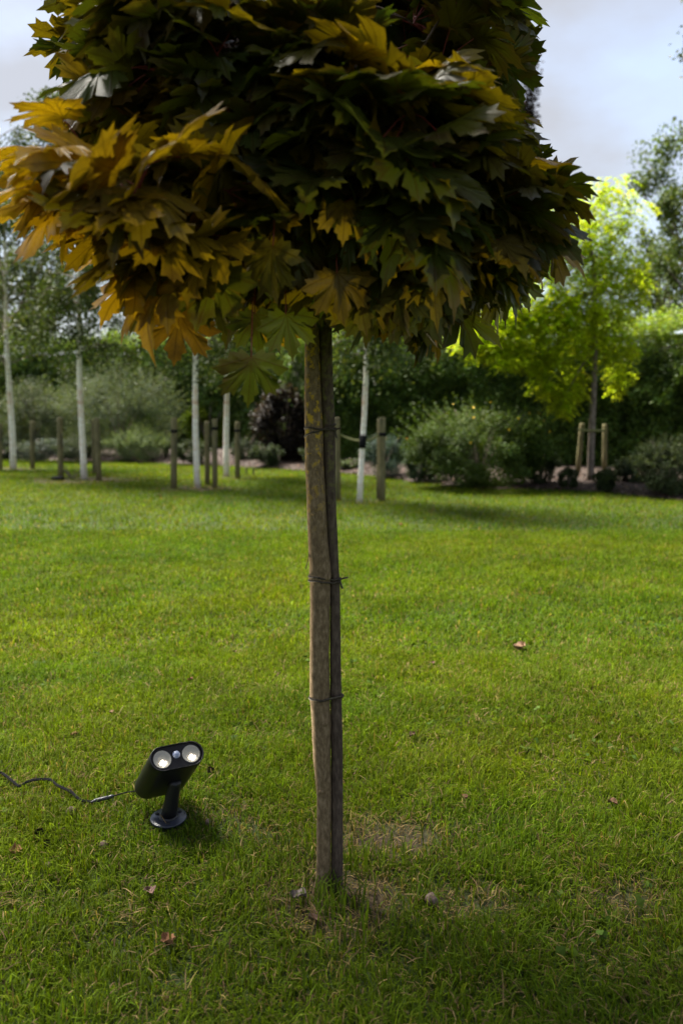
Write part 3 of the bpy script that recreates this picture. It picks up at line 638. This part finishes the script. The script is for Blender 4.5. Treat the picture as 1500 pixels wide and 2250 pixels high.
def birch(px,py,wpx,top_px,label,crown=None,fork=False,dens=1.,seed=0,lean=0,leafc=(.052,.075,.018)):
    b=gnd(px,py); k=F_PX/(b[1]*ct+CAM_H*st); rr=wpx/2/k; r_=np.random.default_rng(seed+100)
    t=thing('birch_tree',label,'tree',b,'young white-stemmed birches on the lawn')
    H=6.2 if not fork else 5.6; ln=lean/k
    zt=np.linspace(-.03,H,16); xx=b[0]+ln*(zt/2.2)+.02*np.sin(zt*1.7+seed); yy=b[1]+.02*np.sin(zt*1.3)
    Pt=np.stack([xx,yy,zt],-1); rad_=rr*np.interp(zt,[0,.15,1.5,H],[1.18,1.05,.9,.12])
    mb=MB().add(*tube(Pt,rad_,14,bump=.02,seed=seed)); 
    if fork:
        f0=Pt[np.argmin(abs(zt-1.95))]; fk=smooth_path([f0,f0+[.10,0,.22],f0+[.2,0,.62],f0+[.26,.1,1.9]],5); mb.add(*tube(fk,np.linspace(rr*.5,.006,len(fk)),8))
    # limbs
    limbs=MB(); lf=MB(); NB=62; C=[]
    for i_ in range(NB):
        z=r_.uniform(1.75,H-.2); p0=np.array([np.interp(z,zt,xx),np.interp(z,zt,yy),z]); a=r_.uniform(0,6.28); L=(1.0 if z<4.5 else .65)*r_.uniform(.45,1.05)*(crown or 1.)
        d=np.array([math.cos(a),math.sin(a),r_.uniform(.3,1.0)]); e=p0+d*L; dd=e+np.array([d[0]*.25,d[1]*.25,-.25-.35*r_.random()])*L
        c=bez(p0,p0+d*L*.9,dd,8); limbs.add(*tube(c,np.linspace(.011,.003,8),5))
        for q in range(12):
            s_=c[r_.integers(3,8)]; twl=r_.uniform(.25,.7); tw=s_+np.array([r_.normal(0,.22),r_.normal(0,.22),0])
            m=int(21*dens); tt=r_.random(m)[:,None]; C.append(s_+(tw-s_)*tt+np.array([0,0,-1])*twl*tt**1.3+r_.normal(0,.045,(m,3)))
    C=np.concatenate(C); leafcloud(lf,C,.055,leafc,var=.3,up=.2,aspect=.7,r=r_,hang=.6)
    at_obj(t,mb,'trunk',M_birch); at_obj(t,limbs,'branches',M_greybark); at_obj(t,lf,'foliage',M_leaf)
    return t,b,k
birch(28,1032,13,790,'leftmost white birch, its trunk near the left edge of the picture',crown=.95,seed=1,lean=3,dens=1.15)
birch(183,1053,13,780,'second birch from the left, cream trunk on a bare patch with three stakes',crown=.85,seed=2,lean=4,dens=1.1)
birch(434,1071,13,780,'third birch from the left, white trunk between one stake and a pair',crown=.7,seed=3,lean=2,dens=.9)
birch(500,1048,12,780,'fourth and thinner birch, just left of the dark shrub',crown=.7,seed=4,lean=2,dens=.9)
B5=birch(793,1105,12,700,'bright white forked birch right of the maple trunk, strapped to stakes',crown=.6,fork=True,seed=5,lean=9,dens=.9)
# straps of the forked birch
b=B5[1]
def tx(z): return np.array([b[0]+9/B5[2]*(z/2.2),b[1]-.01,z])
for key,lab in (('j','olive strap sagging from the left stake to the forked birch'),('l','olive strap from the thick right stake to the forked birch')):
    _,pb,pt,pr=posts[key]; p=np.array([pt[0]+(pr if key=='j' else -pr)*.8,pb[1]-.02,.86]); q=tx(.78)
    tag(small_tree_strap(p,q,'').build('tree_strap',M_strap),lab,'strap','straps holding the young trees')
tag(MB().add(*tube(np.array([tx(.69),tx(.75),tx(.85)]),.043,12)).build('trunk_band',M_rubber),'black rubber band round the forked birch where the straps meet','band')
for key,lab,z in (('l','black band nailed round the thick stake right of the forked birch',.86),('f','black band near the top of the lone stake left of the third birch',.84),('i','black band near the top of the stake by the dark shrub',.8),('h','black band near the top of the front stake right of the third birch',.88)):
    _,pb,pt,pr=posts[key]; c=pb+(pt-pb)*(z/1.03); c=np.array([c[0],pb[1],z]); mb=MB().add(*tube(np.array([c-[0,0,.022],c,c+[0,0,.022]]),pr*1.12,12))
    tag(mb.build('stake_band',M_rubber),lab,'band','rubber bands on the stakes')
# black rag and roots at the second birch
mb=MB(); c=gnd(128,1052,.03); mb.add(*blob(c,(.11,.06,.045),4)); tag(mb.build('black_hose_end',M_rubber,loc=tuple(map(float,c))),'black lump of watering hose at the foot of a stake near the second birch','hose')
r_=np.random.default_rng(8); mb=MB(); c=gnd(160,1052)
for i_ in range(9):
    a=r_.uniform(-1.2,1.2); mb.add(*tube(smooth_path([c+[r_.normal(0,.03),0,0],c+[math.sin(a)*.12,0,.1],c+[math.sin(a)*.26,r_.normal(0,.05),.16+.1*r_.random()]],4),[.006]*8+[.003],5))
tag(mb.build('dry_weed',M_greybark,loc=tuple(map(float,c))),'dark twiggy dry weed between stake and second birch','weed')
for px,lab in ((541,'short dark peg left of its neighbour behind the fourth birch'),(557,'short dark peg right of its neighbour by the dark shrub')):
    post(px,1045,1026,4,lab,group='short pegs at the lawn edge')

# ------------------------------------------------------------------ shrubs, hedge and trees beyond
def woody(t,c,H,spread,n,r_,m=M_greybark,thick=.012):
    mb=MB()
    for i_ in range(n):
        a=r_.uniform(0,6.28); s=r_.uniform(.2,1)*spread; e=c+np.array([math.cos(a)*s,math.sin(a)*s,H*r_.uniform(.6,.95)])
        mb.add(*tube(bez(c+[0,0,0],c+np.array([math.cos(a)*s*.25,math.sin(a)*s*.25,H*.5]),e,7),np.linspace(thick,thick*.25,7),5))
    return at_obj(t,mb,'stems',m)
def dome_shrub(name,label,px,py,wpx,top,leaf,size,n,r_seed,depth=.8,z0=.05,flower=0,stemmy=.0,m=M_leaf,fl=(.62,.40,.012),clump=60,aspect=.5,up=.5,var=.3,cat='shrub',clr=.28,group=None,Y=None,tips=None):
    r_=np.random.default_rng(r_seed); b=gnd(px,py,z0) if Y is None else at(px,py,Y); k=F_PX/(b[1]*ct+(CAM_H-z0)*st); rx=wpx/2/k; H=(py-top)/k
    b=b+np.array([0,rx*depth*.35,0]) if Y is None else b
    t=thing(name,label,cat,b,group); mb=MB(); c0=b+[0,0,H*.42]
    d=nrm(r_.normal(0,1,(clump,3))); ctr=c0+d*np.array([rx*.82,rx*depth*.82,H*.46])*r_.uniform(.6,1,(clump,1))
    ctr[:,2]=np.maximum(ctr[:,2],b[2]+.05)
    w_=np.array([clr*rx,clr*rx*depth,clr*H*.75])*r_.uniform(.6,1.25,(clump,1)); per=n//clump
    ci=np.repeat(np.arange(clump),per); dd=nrm(r_.normal(0,1,(len(ci),3))); q=r_.random((len(ci),1))**.45; P_=ctr[ci]+dd*q*w_[ci]
    P_[:,2]=np.maximum(P_[:,2],b[2]+.01)
    od=nrm(P_-c0); tone=np.exp(r_.normal(0,.16,clump))[ci][:,None]; col=np.asarray(leaf)*tone
    if tips is not None:
        k2=(np.clip((P_[:,2]-c0[2])/(H*.5),0,1)*r_.random(len(P_)))[:,None]; col=col*(1-k2)+np.asarray(tips)*k2
    leafcloud(mb,P_,size,col,var=var,up=up,aspect=aspect,out_dir=od,r=r_)
    if stemmy:      # shoots standing out of the outline
        ns=int(150*stemmy); d2=nrm(r_.normal(0,1,(ns,3))); d2[:,2]=abs(d2[:,2])*.8+.1; s0=c0+d2*np.array([rx*.85,rx*depth*.85,H*.5]); 
        for i_ in range(ns):
            dr=nrm(d2[i_]*[1,1,.6]+[0,0,.35]+r_.normal(0,.15,3)); L=r_.uniform(.1,.3)*rx; tt=np.linspace(-.4,1,13)[:,None]; Q=s0[i_]+dr*tt*L; Q=np.repeat(Q,2,0)+r_.normal(0,size*.35,(26,3))
            leafcloud(mb,Q,size*.9,np.asarray(leaf)*1.15,var=.2,up=.3,aspect=aspect,r=r_)
    at_obj(t,mb,'foliage',m); woody(t,b,H,rx*.7,14,r_)
    if flower:
        d3=nrm(r_.normal(0,1,(flower,3))); d3[:,2]=abs(d3[:,2])*.8+.15; d3[:,1]=-abs(d3[:,1]); d3[:,0]-=.35; P3=c0+nrm(d3)*np.array([rx*.98,rx*depth,H*.54]); 
        cc=np.where(r_.random((flower,1))<.85,np.array(fl),np.array([.5,.2,.03])); pm=vcol_mat('petal',rough=.5)
        for i_ in range(flower):
            fm=MB(); a_=nrm(P3[i_]-c0); s_=nrm(np.cross(a_,[0,0,1.])); u_=np.cross(s_,a_); V=[P3[i_]]
            for q_ in range(10): V.append(P3[i_]+(math.cos(q_*.628)*s_+math.sin(q_*.628)*u_)*(.022 if q_%2 else .010)+a_*(.012 if q_%2 else .004))
            fm.add(V,[(0,1+q_,1+(q_+1)%10) for q_ in range(10)],cc[i_]); at_obj(t,fm,'flower',pm)
    return t
dome_shrub('flowering_shrub','wide round green shrub with a few yellow and orange flowers, at the lawn edge',1062,1072,392,876,(.044,.074,.011),.042,46000,31,flower=14,stemmy=1.2,aspect=.42,clump=150,tips=(.085,.125,.016),depth=.75,clr=.17)
dome_shrub('grey_shrub','big soft grey-green willowy shrub behind the second birch',255,1006,330,790,(.085,.115,.060),.055,26000,32,aspect=.28,stemmy=1.5,clump=120,var=.3,clr=.2,z0=.05,depth=.6)
dome_shrub('grey_shrub','grey-green shrub at the far left behind the leftmost birch',75,1000,210,830,(.075,.10,.055),.06,14000,44,aspect=.28,stemmy=1,clump=70,depth=.6)
dome_shrub('pale_shrub','low pale green feathery shrub between the second and third birch',300,1012,150,948,(.115,.16,.07),.045,7000,33,aspect=.3,stemmy=1.2,clump=50,depth=.6)
dome_shrub('blue_shrub','low blue-grey shrub at the far left edge of the bed',90,1012,200,962,(.05,.07,.055),.045,7000,34,aspect=.4,clump=50,depth=.5)
dome_shrub('dark_shrub','dark purple-brown leafy shrub left of the maple trunk',622,1018,150,842,(.026,.019,.014),.07,12000,35,clump=70,aspect=.6)
dome_shrub('golden_shrub','bright yellow-green small shrub behind the third birch',455,990,130,872,(.15,.21,.016),.055,7500,36,aspect=.5,m=M_lime,clump=34,clr=.22,depth=.6)
dome_shrub('dark_shrub','low dark green shrub behind the stake by the fourth birch',545,1014,100,956,(.03,.045,.02),.045,4000,37,clump=30)
dome_shrub('cypress_shrub','small pointed dark conifer left of the lone stake',366,1008,32,940,(.07,.10,.02),.03,2500,38,clump=18)
dome_shrub('blue_shrub','blue-grey low conifer behind the stakes of the forked birch',845,1046,115,952,(.045,.075,.06),.04,7000,39,clump=40,aspect=.3,stemmy=.5)
dome_shrub('low_shrub','low green cushion plant at the lawn edge behind the forked birch',770,1032,70,1005,(.06,.085,.025),.035,2500,45,clump=20)
dome_shrub('small_shrub','small dark bush left of the foot of the golden tree',1250,1072,46,1028,(.035,.05,.018),.035,3000,40,clump=20,stemmy=.3)
dome_shrub('small_shrub','small dark bush right of the foot of the golden tree',1332,1077,58,1030,(.035,.052,.018),.035,3600,41,clump=24,stemmy=.3)
dome_shrub('evergreen_shrub','loose green shrub at the right edge of the picture over the mulch',1478,1088,180,955,(.055,.075,.030),.04,12000,42,clump=70,aspect=.35,stemmy=1.2,clr=.22)

for (px,py,w_,tp_,lf_,lab,sd_) in [(170,1014,110,960,(.035,.05,.022),'low dark shrub in the bed between the two leftmost birches',81),(425,1018,90,968,(.035,.052,.02),'low dark shrub behind the third birch',82),
        (585,1024,80,975,(.03,.045,.018),'low dark green shrub at the foot of the purple-brown shrub',83),(700,1030,90,968,(.035,.05,.02),'low dark shrub hidden partly by the maple trunk',84),(930,1056,90,985,(.04,.065,.03),'low green shrub just left of the flowering shrub',85),
        (1190,1064,90,985,(.03,.045,.016),'dark low shrub just right of the flowering shrub',86),(1395,1066,90,1000,(.035,.05,.022),'low dark shrub left of the loose right-edge shrub',87),(15,1010,60,965,(.03,.045,.03),'low dark shrub cut by the left edge of the picture',88)]:
    dome_shrub('low_shrub',lab,px,py,w_,tp_,lf_,.04,5200,sd_,clump=30,aspect=.4,stemmy=.4,depth=.8,group='low shrubs along the bed')
def hedge(name,label,pts,H,depth,leaf,size,n,seed,top=None,m=M_laurel,cat='hedge',tuft=.16):
    r_=np.random.default_rng(seed); pts=np.asarray(pts,float); seg=np.linalg.norm(np.diff(pts,axis=0),axis=1); cs=np.r_[0,np.cumsum(seg)]; L=cs[-1]
    t=thing(name,label,cat,(pts[:,0].mean(),pts[:,1].mean(),0)); mb=MB()
    u=r_.random(n)*L; x=np.interp(u,cs,pts[:,0]); y=np.interp(u,cs,pts[:,1]); dx=np.interp(u,cs,np.gradient(pts[:,0])); dy=np.interp(u,cs,np.gradient(pts[:,1]))
    nx_=nrm(np.stack([dy,-dx],-1)); nx_=np.where(nx_[:,1:2]>0,-nx_,nx_)      # towards the camera
    topf=r_.random(n)<.22; z=np.where(topf,H,r_.random(n)*H); off_=np.where(topf,-r_.random(n)*depth,0)
    un=vnoise(np.stack([u,z],-1),2.2,seed)*.55+vnoise(np.stack([u,z],-1),5.5,seed+1)*.45
    off_=off_+(un-.5)*.3+r_.normal(0,.05,n); z=z+np.where(topf,(vnoise(np.stack([u,off_],-1),2.5,seed+2)-.5)*.35+abs(r_.normal(0,tuft,n)),0)
    off_=off_-np.where(topf,0,np.clip((z-.72*H)/(.28*H),0,1)**2*.6)
    P_=np.stack([x+nx_[:,0]*off_,y+nx_[:,1]*off_,np.maximum(z,.02)],-1)
    od=np.stack([nx_[:,0],nx_[:,1],np.zeros(n)],-1); od=np.where(topf[:,None],[0,0,1.],od)
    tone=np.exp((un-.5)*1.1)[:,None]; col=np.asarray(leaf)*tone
    if top is not None: k2=(np.clip((P_[:,2]-H*.80)/(H*.2),0,1)*r_.uniform(.4,1,n))[:,None]; col=col*(1-k2)+np.asarray(top)*k2  # leaf colour brightens towards the top, painting in sunlight on the fringe
    leafcloud(mb,P_,size,col,var=.28,up=.25,aspect=.5,out_dir=od*1.2,r=r_)
    at_obj(t,mb,'foliage',m)
    # twiggy core that keeps the light out
    co=MB(); V=[]; F=[]; q=np.linspace(0,L,60); cx=np.interp(q,cs,pts[:,0]); cy=np.interp(q,cs,pts[:,1])
    g=nrm(np.stack([np.gradient(cy),-np.gradient(cx)],-1)); g=np.where(g[:,1:2]>0,-g,g)
    for s_,z_ in ((-.28,0),(-.28,H-.25),(-depth+.3,H-.25),(-depth+.3,0)): V.append(np.stack([cx+g[:,0]*s_+.06*np.sin(q*5),cy+g[:,1]*s_+.06*np.sin(q*7+z_),np.full(60,float(z_))+.05*np.sin(q*6)],-1))
    V=np.concatenate(V); i_=np.arange(3)[:,None]*60; j_=np.arange(59)[None]; co.add(V,np.stack([i_+j_,i_+j_+1,i_+60+j_+1,i_+60+j_],-1).reshape(-1,4))
    at_obj(t,co,'branch_core',noise_mat(name+'_core',[(.008,.010,.005),(.03,.032,.015)],scale=(14,14,14),bump=1,bdist=.1)); return t
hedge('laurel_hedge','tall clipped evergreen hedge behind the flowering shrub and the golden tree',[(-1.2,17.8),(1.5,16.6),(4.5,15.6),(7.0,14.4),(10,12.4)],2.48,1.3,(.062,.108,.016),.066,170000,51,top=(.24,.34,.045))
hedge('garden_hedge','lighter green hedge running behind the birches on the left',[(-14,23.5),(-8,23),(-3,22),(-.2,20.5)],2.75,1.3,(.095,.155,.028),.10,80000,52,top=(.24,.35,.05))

def tree(name,label,px,Y,zc,rad,leaf,size,n,seed,off=(0,0),trunk=.12,m=M_leaf,clump=70,clr=.22,aspect=.6,up=.4,group='trees beyond the hedge',shell=.5,cat='tree'):
    r_=np.random.default_rng(seed); b=at(px,900,Y); b[2]=0; t=thing(name,label,cat,b,group); c0=b+[off[0],off[1],zc]; rad=np.asarray(rad,float)
    d=nrm(r_.normal(0,1,(clump,3))); q=shell+(1-shell)*r_.random((clump,1)); ctr=c0+d*q*rad
    per=n//clump; w_=rad*clr*r_.uniform(.6,1.3,(clump,1)); ci=np.repeat(np.arange(clump),per); P_=ctr[ci]+nrm(r_.normal(0,1,(len(ci),3)))*r_.random((len(ci),1))**.5*w_[ci]
    col=np.asarray(leaf)*np.exp(r_.normal(0,.2,clump))[ci][:,None]; mb=MB(); leafcloud(mb,P_,size,col,var=.28,up=up,aspect=aspect,r=r_,out_dir=nrm(P_-c0)*.5)
    at_obj(t,mb,'crown',m)
    zt=np.linspace(-.05,zc+rad[2]*.6,9); tr=MB().add(*tube(np.stack([b[0]+.08*np.sin(zt+seed),b[1]+0*zt,zt],-1),np.linspace(trunk,trunk*.2,9),10,bump=.04,seed=seed)); at_obj(t,tr,'trunk',M_greybark)
    lm=MB()
    for k_ in r_.choice(clump,min(clump,34),replace=False):
        z0_=r_.uniform(max(.8,(zc-rad[2])*.9),zc); s0=np.array([b[0],b[1],z0_]); e=ctr[k_]; lm.add(*tube(bez(s0,(s0+e)/2+[0,0,-.1],e,6),np.linspace(trunk*.3,.01,6),5))
    at_obj(t,lm,'limbs',M_greybark); return t
tree('beech_tree','tall copper-leaved tree behind the upper right of the maple head',1050,26,9.7,(1.5,1.6,2.7),(.030,.019,.018),.12,20000,61,clump=80,clr=.2)
tree('oak_tree','dark green tree rising at the right edge behind the hedge',1560,19,4.9,(2.2,2.2,2.7),(.07,.105,.02),.085,26000,62,clump=110,clr=.17)
tree('oak_tree','nearer tree just outside the right edge, its dark leaves at the top corner',1730,11,5.8,(1.75,1.6,1.6),(.035,.05,.014),.07,14000,63,clump=70,clr=.18)
tree('conifer_tree','dark blue-green conifer in the gap right of the maple trunk, behind the hedge',960,24,3.0,(1.2,1.0,1.1),(.028,.042,.034),.09,5000,64,clump=60,clr=.22,aspect=.3)
tree('pine_tree','dark pine behind the hedge between the second and third birch',345,27,3.6,(1.5,1.2,1.6),(.035,.055,.04),.10,8000,65,clump=60,clr=.22,aspect=.3)
tree('lime_tree','mid green tree behind the hedge and the third birch',500,28,4.2,(2.6,1.5,2.3),(.05,.075,.022),.12,16000,66,clump=80,clr=.2)
tree('lime_tree','broad green tree behind the hedge hidden mostly by the maple head',760,27,5.9,(2.4,1.5,2.2),(.045,.075,.02),.12,12000,67,clump=70,clr=.2)
tree('willow_tree','loose grey-green tree behind the leftmost birch',20,25,5.6,(3.3,1.6,2.9),(.060,.080,.030),.11,17000,68,clump=110,clr=.15)
tree('ash_tree','green tree with small leaves low behind the hedge at the right',1440,21,3.7,(2.6,1.4,1.5),(.06,.095,.022),.085,9000,69,clump=90,clr=.17)

# golden tree: fronds of paired leaflets, in clumps
tree('shade_walnut_tree','unseen walnut tree added beside the photographer so its branches shade the foreground',-900,2.2,6.6,(2.1,2.0,.8),(.05,.075,.02),.12,5200,73,clump=60,clr=.2,trunk=.16,group=None,off=(-.4,1.5))  # out-of-view tree added to shade the foreground; fallen nuts suggest its species
def golden():
    r_=np.random.default_rng(71); b=gnd(1296,1054,.1); Y=b[1]; k=F_PX/(b[1]*ct+CAM_H*st)
    t=thing('golden_tree','slender tree with bright yellow-green feathery leaves before the dark hedge','tree',b)
    Pt=np.array([at(x,y,Y) for x,y in [(1296,1058),(1298,980),(1303,860),(1307,760),(1306,640),(1300,560),(1292,500),(1298,440)]]); Pt[:,1]=Y
    mb=MB().add(*tube(smooth_path(Pt,4),np.interp(np.linspace(0,1,29),[0,.4,1],[.056,.04,.008]),12,bump=.03)); at_obj(t,mb,'trunk',M_greybark)
    cl=[(1270,500,95,60,60),(1330,520,80,60,45),(1230,560,80,60,55),(1300,600,110,60,70),(1210,640,90,55,55),(1370,610,60,60,38),(1260,680,90,50,50),(1150,690,80,45,46),(1080,740,60,32,34),(1150,760,70,36,40),(1190,800,45,30,26),(1040,745,34,24,22),(1075,770,50,24,24),(1120,790,50,24,22),(1190,850,30,24,12),
        (1240,760,70,40,36),(1245,860,38,36,20),(1228,895,22,22,9),(1350,770,50,50,28),(1360,830,26,40,14),(1310,450,70,45,36),(1350,420,60,40,24),(1390,460,35,40,14),(1200,470,40,50,20),(1340,690,60,45,30),(1180,580,60,50,30),(1270,820,30,25,10),(1405,640,30,40,12),(1180,520,50,40,24),(1110,700,60,36,26),(1330,590,80,60,40),(1200,700,90,40,40),(1290,740,60,40,30)]
    lf=MB(); lb_=MB(); 
    for (x,y,rx,ry,n) in cl:
        c=at(x,y,Y+r_.uniform(-.35,.35)); n=int(n*(6 if y>670 else 3.4 if y>480 else 2.4)); s0=Pt[int(np.clip(np.interp(y,[420,900],[7,3]),1,7))]; lb_.add(*tube(bez(s0,(s0+c)/2+[0,0,.08],c,7),np.linspace(.014,.004,7),5))
        d=nrm(r_.normal(0,1,(n,3))); P_=c+d*r_.random((n,1))**.5*np.array([rx/k,min(rx/k,.55),ry/k])
        for p in P_:
            a=r_.uniform(0,6.28); dr=np.array([math.cos(a),math.sin(a),.15]); L=r_.uniform(.12,.2); tt=np.linspace(.15,1,7)[:,None]; ax_=p+dr*L*tt+np.array([0,0,-1])*L*.75*tt**2; sd_=np.array([-math.sin(a),math.cos(a),0])
            tang=nrm(dr-np.array([0,0,1.5])*tt); ns=7; sgn=np.tile([1,-1],ns)[:,None]; B_=np.repeat(ax_,2,0); A_=nrm(sd_*sgn*1.0+np.repeat(tang,2,0)*.3+r_.normal(0,.35,(14,3))-[0,0,.2]); l_=.058; W_=nrm(np.cross(A_,[0,0,1.])+r_.normal(0,.2,(14,3)))*.015
            V=np.stack([B_,B_+A_*l_*.5+W_,B_+A_*l_,B_+A_*l_*.5-W_],1).reshape(-1,3); col=np.array([.38,.46,.02])*math.exp(r_.normal(0,.28))*np.array([1+r_.normal(0,.08),1,1]); lf.add(V,np.arange(56,dtype=np.int32).reshape(14,4),col,smooth=False)
    at_obj(t,lf,'foliage',M_lime); at_obj(t,lb_,'branches',M_greybark)
    for key in 'mn':
        pass
    return b,Y
gb,gy=golden()
p=at(1266,944,gb[1]-.07); q=at(1328,946,gb[1]-.07)
tag(small_tree_strap(p,q,'',drop=.01,w_=.035).build('tree_strap',M_strap),'dark strap joining the two stakes across the golden tree trunk','strap','straps holding the young trees')
